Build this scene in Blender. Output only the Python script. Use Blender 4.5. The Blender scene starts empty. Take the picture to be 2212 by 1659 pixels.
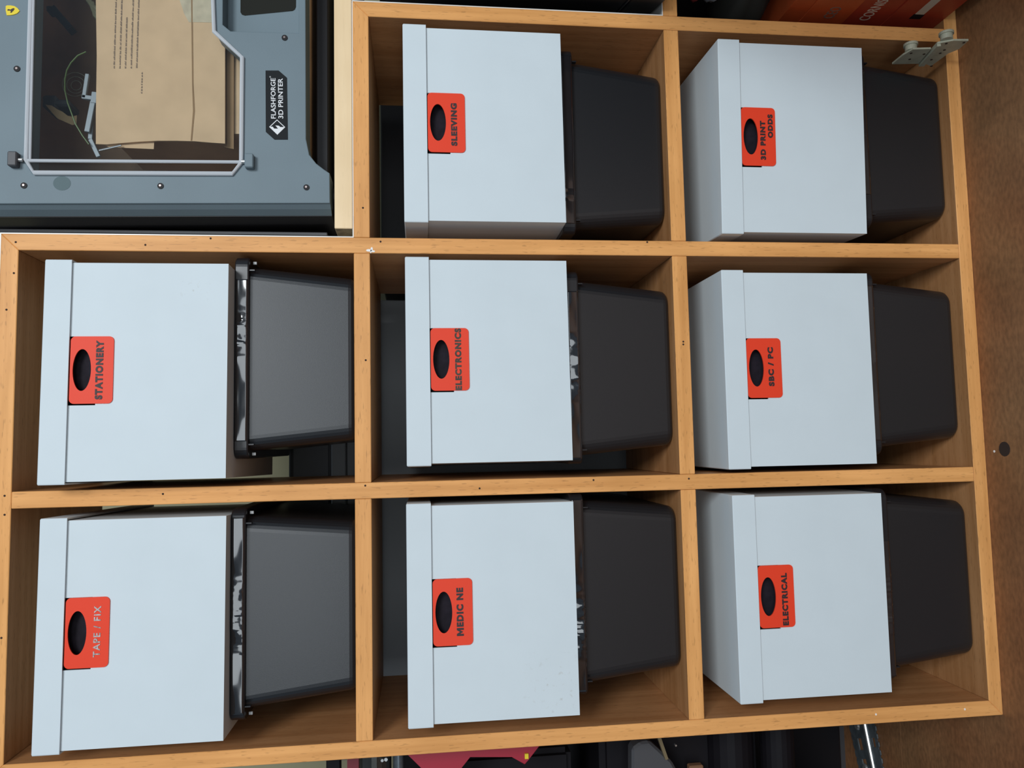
import bpy, bmesh, math, random
from mathutils import Vector, Matrix
random.seed(7)
S = bpy.context.scene
COL = S.collection

# ------------------------------------------------------------------ camera
CAM = Vector((-0.00794, -1.19898, 0.94263))
YAW, PITCH, ROLL, FPX = 0.07785, -0.11878, -0.01132, 1665.65
cy_, sy_, cp_, sp_ = math.cos(YAW), math.sin(YAW), math.cos(PITCH), math.sin(PITCH)
FWD = Vector((sy_*cp_, cy_*cp_, sp_)); R0 = Vector((cy_, -sy_, 0)); U0 = R0.cross(FWD)
RGT = math.cos(ROLL)*R0 + math.sin(ROLL)*U0
UPV = -math.sin(ROLL)*R0 + math.cos(ROLL)*U0
cd = bpy.data.cameras.new('camera'); cam = bpy.data.objects.new('camera', cd); COL.objects.link(cam)
mx = Matrix.Identity(4)
for i in range(3):                       # the phone was held on its side: picture-left is up
    mx[i][0] = -UPV[i]; mx[i][1] = RGT[i]; mx[i][2] = -FWD[i]; mx[i][3] = CAM[i]
cam.matrix_world = mx
cd.sensor_width = 36; cd.lens = FPX/2212*36; cd.clip_start = 0.02
S.camera = cam

# ------------------------------------------------------------------ world, light, exposure
W = bpy.data.worlds.new('world'); S.world = W; W.use_nodes = True
bg = W.node_tree.nodes['Background']
bg.inputs[0].default_value = (0.62, 0.80, 1.0, 1); bg.inputs[1].default_value = 0.24
def area(name, loc, target, sx, sy, power, col):
    l = bpy.data.lights.new(name, 'AREA'); l.shape = 'RECTANGLE'; l.size = sx; l.size_y = sy
    l.energy = power; l.color = col
    o = bpy.data.objects.new(name, l); COL.objects.link(o); o.location = loc
    o.rotation_euler = (Vector(target)-Vector(loc)).to_track_quat('-Z', 'Y').to_euler()
    return o
area('window_light', (0.05, -3.4, 1.2), (0.05, 0.0, 1.2), 3.3, 1.1, 36, (0.88, 0.95, 1.0))
area('skylight', (1.15, -4.2, 3.0), (0.0, 0.0, 0.8), 1.25, 1.3, 138, (0.92, 0.97, 1.0))
S.view_settings.view_transform = 'Standard'; S.view_settings.look = 'None'
S.view_settings.exposure = 0.0; S.view_settings.gamma = 1.0
S.view_settings.use_curve_mapping = False

# ------------------------------------------------------------------ helpers
def ray(px, py):
    return FWD - (px-1106)/FPX*UPV - (py-829.5)/FPX*RGT
def atY(px, py, Y):                      # point of the real plane y = Y that a pixel looks at
    d = ray(px, py); return CAM + d*((Y-CAM.y)/d.y)
def atX(px, py, X):
    d = ray(px, py); return CAM + d*((X-CAM.x)/d.x)
def atZ(px, py, Z):
    d = ray(px, py); return CAM + d*((Z-CAM.z)/d.z)

def mat(name, col, rough=0.5, metal=0.0, spec=0.5, noise=0.0, nscale=40, bump=0.0, bscale=200,
        coat=0.0, emit=None):
    m = bpy.data.materials.new(name); m.use_nodes = True
    nt = m.node_tree; b = nt.nodes['Principled BSDF']
    b.inputs['Base Color'].default_value = (*col, 1); b.inputs['Roughness'].default_value = rough
    b.inputs['Metallic'].default_value = metal; b.inputs['Specular IOR Level'].default_value = spec
    b.inputs['Coat Weight'].default_value = coat
    tc = nt.nodes.new('ShaderNodeTexCoord')
    if noise:
        n = nt.nodes.new('ShaderNodeTexNoise'); n.inputs['Scale'].default_value = nscale; n.inputs['Detail'].default_value = 5
        nt.links.new(tc.outputs['Object'], n.inputs['Vector'])
        r = nt.nodes.new('ShaderNodeValToRGB')
        r.color_ramp.elements[0].position = 0.3; r.color_ramp.elements[1].position = 0.7
        r.color_ramp.elements[0].color = (*[c*(1-noise) for c in col], 1)
        r.color_ramp.elements[1].color = (*[min(1, c*(1+noise)) for c in col], 1)
        nt.links.new(n.outputs['Fac'], r.inputs['Fac']); nt.links.new(r.outputs['Color'], b.inputs['Base Color'])
    if bump:
        n2 = nt.nodes.new('ShaderNodeTexNoise'); n2.inputs['Scale'].default_value = bscale; n2.inputs['Detail'].default_value = 3
        nt.links.new(tc.outputs['Object'], n2.inputs['Vector'])
        bp = nt.nodes.new('ShaderNodeBump'); bp.inputs['Strength'].default_value = bump; bp.inputs['Distance'].default_value = 0.002
        nt.links.new(n2.outputs['Fac'], bp.inputs['Height']); nt.links.new(bp.outputs['Normal'], b.inputs['Normal'])
    return m

def wood(name, axis, lo, hi, pore=0.74, rough=0.42, stretch=1.0):
    """grain runs along `axis` (0 = x, 2 = z); short dark pores as in beech"""
    m = bpy.data.materials.new(name); m.use_nodes = True
    nt = m.node_tree; N = nt.nodes.new; L = nt.links.new; b = nt.nodes['Principled BSDF']
    b.inputs['Roughness'].default_value = rough; b.inputs['Specular IOR Level'].default_value = 0.18
    tc = N('ShaderNodeTexCoord')
    def mapped(a, c):
        mp = N('ShaderNodeMapping'); s = [c, c, c]; s[axis] = a
        mp.inputs['Scale'].default_value = s; L(tc.outputs['Object'], mp.inputs['Vector']); return mp.outputs['Vector']
    n1 = N('ShaderNodeTexNoise'); n1.inputs['Scale'].default_value = 1; n1.inputs['Detail'].default_value = 6
    n1.inputs['Roughness'].default_value = 0.6
    L(mapped(2.5*stretch, 55), n1.inputs['Vector'])
    r1 = N('ShaderNodeValToRGB'); e = r1.color_ramp.elements
    e[0].position = 0.32; e[0].color = (*lo, 1); e[1].position = 0.70; e[1].color = (*hi, 1)
    L(n1.outputs['Fac'], r1.inputs['Fac'])
    n2 = N('ShaderNodeTexNoise'); n2.inputs['Scale'].default_value = 1; n2.inputs['Detail'].default_value = 1
    L(mapped(55, 420), n2.inputs['Vector'])
    r2 = N('ShaderNodeValToRGB'); e = r2.color_ramp.elements
    e[0].position = 0.30; e[0].color = (pore, pore, pore, 1); e[1].position = 0.37; e[1].color = (1, 1, 1, 1)
    L(n2.outputs['Fac'], r2.inputs['Fac'])
    n3 = N('ShaderNodeTexNoise'); n3.inputs['Scale'].default_value = 6; n3.inputs['Detail'].default_value = 2
    L(tc.outputs['Object'], n3.inputs['Vector'])
    r3 = N('ShaderNodeValToRGB'); e = r3.color_ramp.elements
    e[0].position = 0.3; e[0].color = (0.86, 0.84, 0.80, 1); e[1].position = 0.7; e[1].color = (1, 1, 1, 1)
    L(n3.outputs['Fac'], r3.inputs['Fac'])
    def mul(a, c):
        x = N('ShaderNodeMix'); x.data_type = 'RGBA'; x.blend_type = 'MULTIPLY'; x.inputs[0].default_value = 1
        L(a, x.inputs[6]); L(c, x.inputs[7]); return x.outputs[2]
    L(mul(mul(r1.outputs['Color'], r2.outputs['Color']), r3.outputs['Color']), b.inputs['Base Color'])
    bp = N('ShaderNodeBump'); bp.inputs['Strength'].default_value = 0.15; bp.inputs['Distance'].default_value = 0.001
    L(n1.outputs['Fac'], bp.inputs['Height']); L(bp.outputs['Normal'], b.inputs['Normal'])
    return m

def card(name, col, dirt=None):
    """white paper-faced board; `dirt` = (cx, cz, radius) in the part's own space for a smudge that stays on it"""
    m = mat(name, col, rough=0.6, spec=0.25, bump=0.05, bscale=500)
    nt = m.node_tree; N = nt.nodes.new; L = nt.links.new; b = nt.nodes['Principled BSDF']
    tc = N('ShaderNodeTexCoord'); n = N('ShaderNodeTexNoise'); n.inputs['Scale'].default_value = 14; n.inputs['Detail'].default_value = 4
    L(tc.outputs['Object'], n.inputs['Vector'])
    r = N('ShaderNodeValToRGB'); e = r.color_ramp.elements
    e[0].position = 0.3; e[0].color = (*[c*0.97 for c in col], 1); e[1].position = 0.65; e[1].color = (*col, 1)
    L(n.outputs['Fac'], r.inputs['Fac']); out = r.outputs['Color']
    if dirt:
        mp = N('ShaderNodeVectorMath'); mp.operation = 'DISTANCE'; mp.inputs[1].default_value = (dirt[0], dirt[1], dirt[2])
        L(tc.outputs['Object'], mp.inputs[0])
        mr = N('ShaderNodeMapRange'); mr.inputs[1].default_value = 0; mr.inputs[2].default_value = dirt[3]
        mr.inputs[3].default_value = 1; mr.inputs[4].default_value = 0; L(mp.outputs['Value'], mr.inputs[0])
        n2 = N('ShaderNodeTexNoise'); n2.inputs['Scale'].default_value = 130; n2.inputs['Detail'].default_value = 6
        L(tc.outputs['Object'], n2.inputs['Vector'])
        r2 = N('ShaderNodeValToRGB'); r2.color_ramp.elements[0].position = 0.60; r2.color_ramp.elements[1].position = 0.80
        L(n2.outputs['Fac'], r2.inputs['Fac'])
        mm = N('ShaderNodeMath'); mm.operation = 'MULTIPLY'; L(mr.outputs[0], mm.inputs[0]); L(r2.outputs['Color'], mm.inputs[1])
        x = N('ShaderNodeMix'); x.data_type = 'RGBA'; L(mm.outputs[0], x.inputs[0]); L(out, x.inputs[6])
        x.inputs[7].default_value = (0.42, 0.40, 0.36, 1); out = x.outputs[2]
    L(out, b.inputs['Base Color'])
    return m

def tag(o, label=None, cat=None, group=None, kind=None):
    if label: o['label'] = label
    if cat: o['category'] = cat
    if group: o['group'] = group
    if kind: o['kind'] = kind
    return o
def thing(name, loc, label, cat, group=None, rz=0.0):
    o = bpy.data.objects.new(name, None); COL.objects.link(o); o.location = loc; o.rotation_euler = (0, 0, rz)
    o.empty_display_size = 0.05
    return tag(o, label, cat, group)
def world_of(o):
    m = Matrix.Translation(o.location) @ o.rotation_euler.to_matrix().to_4x4()
    return world_of(o.parent) @ m if o.parent else m
def link(name, me, material, parent=None, local=False, smooth=False):
    """links a mesh; verts are in world space unless local"""
    if parent and not local: me.transform(world_of(parent).inverted())
    o = bpy.data.objects.new(name, me); COL.objects.link(o)
    if parent: o.parent = parent
    if material:
        me.materials.clear(); me.materials.append(material)
    for p in me.polygons: p.use_smooth = smooth
    return o
def finish(bm, bevel=0.0, seg=1):
    if bevel:
        bmesh.ops.bevel(bm, geom=list(bm.edges), offset=bevel, segments=seg, affect='EDGES', clamp_overlap=True)
    bmesh.ops.recalc_face_normals(bm, faces=bm.faces)
    me = bpy.data.meshes.new('m'); bm.to_mesh(me); bm.free(); return me
def add_box(bm, x0, x1, y0, y1, z0, z1):
    v = [bm.verts.new(p) for p in ((x0,y0,z0),(x1,y0,z0),(x1,y1,z0),(x0,y1,z0),(x0,y0,z1),(x1,y0,z1),(x1,y1,z1),(x0,y1,z1))]
    for f in ((3,2,1,0),(4,5,6,7),(0,1,5,4),(1,2,6,5),(2,3,7,6),(3,0,4,7)): bm.faces.new([v[i] for i in f])
def box(x0, x1, y0, y1, z0, z1, bevel=0.0, seg=1):
    bm = bmesh.new(); add_box(bm, x0, x1, y0, y1, z0, z1); return finish(bm, bevel, seg)
def prism(pts, y0, y1, bevel=0.0, seg=1):
    """polygon of (x, z) extruded from y0 to y1"""
    bm = bmesh.new()
    a = [bm.verts.new((x, y0, z)) for x, z in pts]; c = [bm.verts.new((x, y1, z)) for x, z in pts]
    bm.faces.new(a); bm.faces.new(c[::-1]); n = len(pts)
    for i in range(n): bm.faces.new((a[i], c[i], c[(i+1) % n], a[(i+1) % n]))
    return finish(bm, bevel, seg)
def xz(pts, Y):
    return [(p.x, p.z) for p in (atY(a, b, Y) for a, b in pts)]
def holed(outer, holes, y0, y1, bevel=0.0):
    """flat plate of (x, z) outline with holes, front at y0, back at y1"""
    cu = bpy.data.curves.new('c', 'CURVE'); cu.dimensions = '2D'; cu.fill_mode = 'BOTH'
    for pts in [outer]+holes:
        sp = cu.splines.new('POLY'); sp.points.add(len(pts)-1); sp.use_cyclic_u = True
        for i, (x, z) in enumerate(pts): sp.points[i].co = (x, z, 0, 1)
    cu.extrude = (y1-y0)/2-bevel; cu.bevel_depth = bevel; cu.bevel_resolution = 1; cu.offset = -bevel
    o = bpy.data.objects.new('t', cu); COL.objects.link(o)
    dg = bpy.context.evaluated_depsgraph_get(); dg.update()
    me = bpy.data.meshes.new_from_object(o.evaluated_get(dg)); bpy.data.objects.remove(o); bpy.data.curves.remove(cu)
    for v in me.vertices: x, y, z = v.co; v.co = (x, (y0+y1)/2-z, y)
    return me
def rrect(x0, x1, z0, z1, r, n=5):
    out = []
    for cx, cz, a in ((x1-r, z1-r, 0), (x0+r, z1-r, 90), (x0+r, z0+r, 180), (x1-r, z0+r, 270)):
        for i in range(n+1):
            t = math.radians(a+90*i/n); out.append((cx+r*math.cos(t), cz+r*math.sin(t)))
    return out
def ellipse(cx, cz, a, b, n=40):
    return [(cx+a*math.cos(2*math.pi*i/n), cz+b*math.sin(2*math.pi*i/n)) for i in range(n)]
def tube(pts, r, seg=8, closed=False):
    bm = bmesh.new(); pts = [Vector(p) for p in pts]; n = len(pts); rings = []
    for i, p in enumerate(pts):
        a = pts[(i-1) % n] if (closed or i) else p; c = pts[(i+1) % n] if (closed or i < n-1) else p
        t = (c-a).normalized(); u = t.orthogonal().normalized() if abs(t.y) > 0.95 else t.cross(Vector((0, 1, 0))).normalized()
        w = t.cross(u)
        k = 1.0
        if 0 < i < n-1 or closed:
            d1 = (p-a).normalized(); d2 = (c-p).normalized(); k = 1/max(0.5, math.cos(d1.angle(d2, 0)/2))
        rings.append([bm.verts.new(p+u*r*k*math.cos(2*math.pi*j/seg)+w*r*math.sin(2*math.pi*j/seg)) for j in range(seg)])
    m = n if closed else n-1
    for i in range(m):
        A, B = rings[i], rings[(i+1) % n]
        for j in range(seg): bm.faces.new((A[j], A[(j+1) % seg], B[(j+1) % seg], B[j]))
    if not closed: bm.faces.new(rings[0][::-1]); bm.faces.new(rings[-1])
    return finish(bm)
def cyl(p0, p1, r0, r1=None, seg=20):
    r1 = r0 if r1 is None else r1
    p0, p1 = Vector(p0), Vector(p1); t = (p1-p0).normalized(); u = t.orthogonal().normalized(); w = t.cross(u)
    bm = bmesh.new()
    A = [bm.verts.new(p0+r0*(u*math.cos(2*math.pi*j/seg)+w*math.sin(2*math.pi*j/seg))) for j in range(seg)]
    B = [bm.verts.new(p1+r1*(u*math.cos(2*math.pi*j/seg)+w*math.sin(2*math.pi*j/seg))) for j in range(seg)]
    for j in range(seg): bm.faces.new((A[j], A[(j+1) % seg], B[(j+1) % seg], B[j]))
    bm.faces.new(A[::-1]); bm.faces.new(B)
    return finish(bm)
def join(meshes):
    bm = bmesh.new()
    for m in meshes: bm.from_mesh(m); bpy.data.meshes.remove(m)
    me = bpy.data.meshes.new('m'); bm.to_mesh(me); bm.free(); return me
def text_mesh(body, cx, cz, width, height, y, bold=0.03, thick=0.0004, space=1.0):
    """flat lettering in the x-z plane, read from -y, fitted to width x height about (cx, cz)"""
    cu = bpy.data.curves.new('t', 'FONT'); cu.body = body; cu.size = 1; cu.offset = bold; cu.extrude = 0.02
    cu.space_character = space; cu.resolution_u = 4
    o = bpy.data.objects.new('t', cu); COL.objects.link(o)
    dg = bpy.context.evaluated_depsgraph_get(); dg.update()
    me = bpy.data.meshes.new_from_object(o.evaluated_get(dg)); bpy.data.objects.remove(o); bpy.data.curves.remove(cu)
    xs = [v.co.x for v in me.vertices]; ys = [v.co.y for v in me.vertices]
    x0, x1, y0, y1 = min(xs), max(xs), min(ys), max(ys)
    for v in me.vertices:
        u = (v.co.x-x0)/(x1-x0)-0.5; w = (v.co.y-y0)/(y1-y0)-0.5
        v.co = (cx+u*width, y-thick*(v.co.z/0.02), cz+w*height)
    return me

# ------------------------------------------------------------------ materials
LO, HI = (0.68, 0.315, 0.100), (0.94, 0.475, 0.170)
WOOD_V = wood('beech_upright', 2, LO, HI); WOOD_H = wood('beech_shelf', 0, LO, HI)
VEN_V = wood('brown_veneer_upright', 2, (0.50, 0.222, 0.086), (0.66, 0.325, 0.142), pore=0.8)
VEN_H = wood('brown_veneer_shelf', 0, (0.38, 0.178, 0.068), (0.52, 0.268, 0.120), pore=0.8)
PINE = wood('pale_pine', 0, (0.88, 0.66, 0.40), (0.96, 0.75, 0.48), pore=0.97)
PINE_END = mat('pine_end_grain', (0.34, 0.25, 0.14), 0.8, noise=0.3, nscale=120)
LAMI = mat('white_laminate', (0.83, 0.80, 0.74), 0.35)
CARD = card('white_cardboard', (0.625, 0.70, 0.735))
CARD_DIRTY = card('white_cardboard_smudged', (0.625, 0.70, 0.735), (-0.12, -0.0005, 0.03, 0.075))
CARD_SPOT = card('white_cardboard_spotted', (0.625, 0.70, 0.735), (0.115, -0.0005, 0.045, 0.03))
ORANGE = mat('orange_plastic', (0.80, 0.055, 0.020), 0.5, spec=0.25, bump=0.04, bscale=600)
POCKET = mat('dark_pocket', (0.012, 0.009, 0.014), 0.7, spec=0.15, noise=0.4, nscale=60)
LETTER = mat('dark_lettering', (0.030, 0.014, 0.016), 0.6)
LETTER_OLIVE = mat('olive_lettering', (0.040, 0.028, 0.018), 0.6, noise=0.6, nscale=70)
LETTER_SILVER = mat('silver_lettering', (0.46, 0.44, 0.43), 0.35, noise=0.55, nscale=260)
BIN = mat('black_bin_plastic', (0.011, 0.0125, 0.015), 0.34, spec=0.66, bump=0.05, bscale=900)
BIN_RIM = mat('black_rim_plastic', (0.012, 0.012, 0.014), 0.30, spec=0.5)
TAPE = mat('glossy_packing_tape', (0.012, 0.012, 0.014), 0.10, spec=0.9, coat=0.6)
CLIP = mat('grey_clip', (0.36, 0.37, 0.37), 0.4)
HOLE = mat('nail_hole', (0.04, 0.02, 0.012), 0.9)
CHIP = mat('white_paint_chip', (0.85, 0.84, 0.82), 0.6)
SHELL = mat('blue_grey_plastic', (0.155, 0.205, 0.232), 0.5, spec=0.28, noise=0.05, nscale=8, bump=0.10, bscale=1200)
BLACKP = mat('black_plastic', (0.010, 0.009, 0.011), 0.45, spec=0.3)
SCREEN = mat('dark_screen', (0.018, 0.017, 0.012), 0.15)
SCREW = mat('black_screw', (0.015, 0.014, 0.015), 0.55, spec=0.2)
SCREW_IN = mat('screw_socket', (0.25, 0.20, 0.19), 0.35, metal=0.8)
SILVER = mat('silver_print', (0.72, 0.73, 0.74), 0.4)
YELLOW = mat('yellow_enamel', (0.80, 0.62, 0.03), 0.3)
PLATE = mat('black_nameplate', (0.012, 0.014, 0.016), 0.6, spec=0.15)
KRAFT = mat('kraft_cardboard', (0.72, 0.49, 0.29), 0.8, spec=0.2, noise=0.06, nscale=25)
KRAFT_D = mat('kraft_flap', (0.33, 0.20, 0.10), 0.8, spec=0.2, noise=0.08, nscale=25)
INK = mat('grey_ink', (0.17, 0.12, 0.09), 0.8)
CHAMBER = mat('chamber_reflection_tone', (0.42, 0.27, 0.16), 0.7, noise=0.5, nscale=5)  # brown room reflection of the door, put into the chamber colour
RED = mat('red_book_cover', (0.34, 0.038, 0.017), 0.45, noise=0.15, nscale=20)
RED2 = mat('orange_red_book_cover', (0.46, 0.078, 0.020), 0.45, noise=0.15, nscale=20)
PAPER = mat('page_block', (0.55, 0.47, 0.36), 0.9)
CREAM = mat('cream_hinge_plastic', (0.40, 0.40, 0.30), 0.4, noise=0.12, nscale=60)
STEEL = mat('dull_galvanised_steel', (0.16, 0.19, 0.21), 0.35, metal=0.6, noise=0.3, nscale=60)
STEEL_B = mat('bright_steel', (0.62, 0.62, 0.60), 0.28, metal=0.8)
CRIMSON = mat('crimson_paint', (0.36, 0.014, 0.035), 0.4)
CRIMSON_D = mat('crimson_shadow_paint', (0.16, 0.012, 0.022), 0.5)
GREY_CAB = mat('grey_cabinet_paint', (0.20, 0.205, 0.21), 0.5, noise=0.06, nscale=6)
DARKG = mat('dark_grey_plastic', (0.06, 0.06, 0.065), 0.5)
WALLM = mat('cream_wall_paint', (0.34, 0.31, 0.19), 0.9, noise=0.03, nscale=5)
def clear_mat(name, tint, fac):
    m = bpy.data.materials.new(name); m.use_nodes = True; nt = m.node_tree; nt.nodes.clear()
    out = nt.nodes.new('ShaderNodeOutputMaterial'); mixn = nt.nodes.new('ShaderNodeMixShader')
    tr = nt.nodes.new('ShaderNodeBsdfTransparent'); tr.inputs[0].default_value = (*tint, 1)
    gl = nt.nodes.new('ShaderNodeBsdfGlossy'); gl.inputs['Roughness'].default_value = 0.04
    lw = nt.nodes.new('ShaderNodeFresnel'); lw.inputs[0].default_value = 1.49
    if fac is None: nt.links.new(lw.outputs[0], mixn.inputs[0])
    else: mixn.inputs[0].default_value = fac
    nt.links.new(tr.outputs[0], mixn.inputs[1]); nt.links.new(gl.outputs[0], mixn.inputs[2])
    nt.links.new(mixn.outputs[0], out.inputs[0]); return m
ACRYL = clear_mat('clear_acrylic_pane', (0.93, 0.95, 0.96), None)
ACRYL_RIM = clear_mat('clear_acrylic_rim', (0.62, 0.68, 0.74), 0.42)
_nt = ACRYL_RIM.node_tree; _mx = _nt.nodes.new('ShaderNodeMixShader'); _df = _nt.nodes.new('ShaderNodeBsdfDiffuse')
_df.inputs[0].default_value = (0.80, 0.83, 0.86, 1); _mx.inputs[0].default_value = 0.55      # white mixed in to imitate the window's reflection along the edges
_old = _nt.nodes['Mix Shader']; _nt.links.new(_old.outputs[0], _mx.inputs[1]); _nt.links.new(_df.outputs[0], _mx.inputs[2])
_nt.links.new(_mx.outputs[0], _nt.nodes['Material Output'].inputs[0])

# ------------------------------------------------------------------ room: floor of planks, wall behind
def floor_mat():
    m = mat('brown_floor_board', (0.27, 0.138, 0.062), 0.55, noise=0.16, nscale=9)
    nt = m.node_tree; N = nt.nodes.new; L = nt.links.new; b = nt.nodes['Principled BSDF']
    base = b.inputs['Base Color'].links[0].from_socket
    tc = N('ShaderNodeTexCoord'); n = N('ShaderNodeTexNoise'); n.inputs['Scale'].default_value = 160; n.inputs['Detail'].default_value = 5
    mp = N('ShaderNodeMapping'); mp.inputs['Scale'].default_value = (0.5, 1, 1); L(tc.outputs['Object'], mp.inputs['Vector']); L(mp.outputs['Vector'], n.inputs['Vector'])
    r = N('ShaderNodeValToRGB'); e = r.color_ramp.elements
    e[0].position = 0.32; e[0].color = (0.72, 0.70, 0.68, 1); e[1].position = 0.66; e[1].color = (1.08, 1.04, 1.0, 1)
    n2 = N('ShaderNodeTexNoise'); n2.inputs['Scale'].default_value = 2.6; n2.inputs['Detail'].default_value = 3; L(tc.outputs['Object'], n2.inputs['Vector'])
    r2 = N('ShaderNodeValToRGB'); e = r2.color_ramp.elements
    e[0].position = 0.35; e[0].color = (0.95, 0.72, 0.62, 1); e[1].position = 0.62; e[1].color = (1, 1, 1, 1); L(n2.outputs['Fac'], r2.inputs['Fac'])
    L(n.outputs['Fac'], r.inputs['Fac'])
    for src in (r, r2):
        x = N('ShaderNodeMix'); x.data_type = 'RGBA'; x.blend_type = 'MULTIPLY'; x.inputs[0].default_value = 1
        L(base, x.inputs[6]); L(src.outputs['Color'], x.inputs[7]); base = x.outputs[2]
    L(base, b.inputs['Base Color'])
    return m
FLOORM = floor_mat()
fl = link('floor', box(-2.2, 2.4, -4.2, 1.02, -0.03, -0.004), mat('sub_floor', (0.03, 0.018, 0.012), 0.9)); tag(fl, kind='structure')
y = 0.047-0.2386*17
k = 0
while y < 1.0:
    bm = bmesh.new(); add_box(bm, -2.2, 2.4, y+0.0008, min(y+0.2378, 1.015), -0.004, 0.0)
    o = link('floor_plank', finish(bm), FLOORM, fl); y += 0.2386
for (px, py, r) in ((2170, 970, 0.012), (2148, 975, 0.002)):
    p = atZ(px, py, 0)
    link('stain' if r > 0.005 else 'paint_speck', prism([(p.x+q[0], q[1]) for q in ellipse(0, 0, r, r, 16)], 0, 0.0004) if False else
         cyl((p.x, p.y, -0.0002), (p.x, p.y, 0.0005), r, seg=14), mat('floor_stain', (0.03, 0.018, 0.014), 0.8) if r > 0.005 else CHIP, fl)
wb = link('wall_back', box(-2.2, 2.4, 1.02, 1.10, 0, 2.6), WALLM); tag(wb, kind='structure')

# ------------------------------------------------------------------ the stepped shelving unit
V0r, V0l, V1r, V1l, V2r, V2l, V3r, V3l = 0.7011, 0.6769, 0.3172, 0.2926, -0.0624, -0.0866, -0.4433, -0.4674
H0b, H1t, H1b, H2t, H2b, H3t, H3b = 1.5301, 1.0425, 1.0178, 0.5318, 0.5068, 0.0235, 0.0
H0t = H0b+0.0247; D = 0.325; C4r = 1.09
unit = thing('shelving_unit', (0.1, 0, 0), 'stepped beech shelving unit with open compartments holding white boxes', 'shelving unit')
g = 0.0003
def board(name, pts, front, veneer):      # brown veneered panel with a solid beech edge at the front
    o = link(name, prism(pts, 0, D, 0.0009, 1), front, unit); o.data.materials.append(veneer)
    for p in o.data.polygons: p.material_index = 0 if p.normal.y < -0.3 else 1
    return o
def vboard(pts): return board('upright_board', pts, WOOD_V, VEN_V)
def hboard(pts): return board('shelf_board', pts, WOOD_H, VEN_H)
vboard([(V3l, H3b), (V3l, H0t), (V3r, H0b), (V3r, H3t)])                            # left upright, mitred top and foot
vboard([(V2l, H3t+g), (V2l, H0b-g), (V2r, H0b-g), (V2r, H3t+g)])
vboard([(V1l, H3t+g), (V1l, H0b), (V1r, H0t), (V1r, H3t+g)])
vboard([(V0l, H3t+g), (V0l, H1b), (V0r, H1t), (V0r, H3t+g)])
hboard([(V3l, H0t), (V1r, H0t), (V1l, H0b), (V3r, H0b)])
for a, b in ((V3r, V2l), (V2r, V1l)): hboard([(a+g, H1b), (a+g, H1t), (b-g, H1t), (b-g, H1b)])
hboard([(V1r+g, H1b), (V1r+g, H1t), (V0r, H1t), (V0l, H1b)])
for a, b in ((V3r, V2l), (V2r, V1l), (V1r, V0l), (V0r, C4r)): hboard([(a+g, H2b), (a+g, H2t), (b-g, H2t), (b-g, H2b)])
hboard([(V3l, H3b), (V3r, H3t), (C4r, H3t), (C4r, H3b)])
vboard([(C4r, H3b), (C4r, H2t), (C4r+0.0242, H2t), (C4r+0.0242, H3b)])
# white laminate on the outer faces of the steps
t = 0.0016
for n_, pts in (('laminate_skin', [(V3l, H0t), (V1r+t, H0t), (V1r+t, H0t+t), (V3l, H0t+t)]),
                ('laminate_skin', [(V1r, H1t), (V1r+t, H1t), (V1r+t, H0t), (V1r, H0t)]),
                ('laminate_skin', [(V1r+t, H1t), (V0r+t, H1t), (V0r+t, H1t+t), (V1r+t, H1t+t)]),
                ('laminate_skin', [(V0r, H2t), (V0r+t, H2t), (V0r+t, H1t), (V0r, H1t)]),
                ('laminate_skin', [(V0r+t, H2t), (C4r, H2t), (C4r, H2t+t), (V0r+t, H2t+t)])):
    link(n_, prism(pts, 0.0004, D), LAMI, unit)
hole_me = cyl((0, -0.0003, 0), (0, 0.001, 0), 0.0016, seg=8)
for px, py in ((34,523), (314,529), (455,515), (30,590), (14,669), (10,1071), (352,1067), (10,1112), (790,778), (789,1049),
               (784,449), (822,522), (1036,1055), (1282,1037), (1476,744), (1476,738), (1398,523), (3,1378), (1488,1034)):
    p = atY(px, py, 0); o = bpy.data.objects.new('nail_hole', hole_me); COL.objects.link(o); o.parent = unit
    o.location = (p.x-0.1, 0, p.z)
    if not hole_me.materials: hole_me.materials.append(HOLE)
chips = []
for a, b, rx, rz in ((797,541,0.0020,0.0045), (803,538,0.003,0.0018), (806,543,0.0016,0.003), (801,544,0.0025,0.001)):
    p = atY(a, b, 0); chips.append(prism([(p.x+q[0], p.z+q[1]) for q in ellipse(0, 0, rx, rz, 9)], -0.0006, 0.0005))
link('paint_chip', join(chips), CHIP, unit)
for px, py in ((1892,1543), (2084,1532)):
    p = atY(px, py, 0); link('paint_chip', prism([(p.x+q[0], p.z+q[1]) for q in ellipse(0, 0, 0.0018, 0.0014, 8)], -0.0005, 0.0005), CHIP, unit)

# ------------------------------------------------------------------ white storage boxes with orange label plates
WL, HL, WB, HT = 0.3217, 0.0364, 0.3139, 0.2527
DB = 0.352
PW, PH = 0.0965, 0.0585
def box_body(material):
    zt = HT-0.004; th = 0.003
    nx, nz0 = PW/2+0.0012, HT-HL-0.036
    front = holed([(-WB/2, 0), (WB/2, 0), (WB/2, zt), (nx, zt), (nx, nz0), (-nx, nz0), (-nx, zt), (-WB/2, zt)], [], 0, th)
    bm = bmesh.new(); bm.from_mesh(front); bpy.data.meshes.remove(front)
    add_box(bm, -WB/2, -WB/2+th, th, DB, 0, zt); add_box(bm, WB/2-th, WB/2, th, DB, 0, zt)
    add_box(bm, -WB/2+th, WB/2-th, DB-th, DB, 0, zt); add_box(bm, -WB/2+th, WB/2-th, th, DB-th, 0, th)
    bmesh.ops.remove_doubles(bm, verts=bm.verts, dist=1e-6)
    me = bpy.data.meshes.new('box_body'); bm.to_mesh(me); bm.free(); return me
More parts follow.
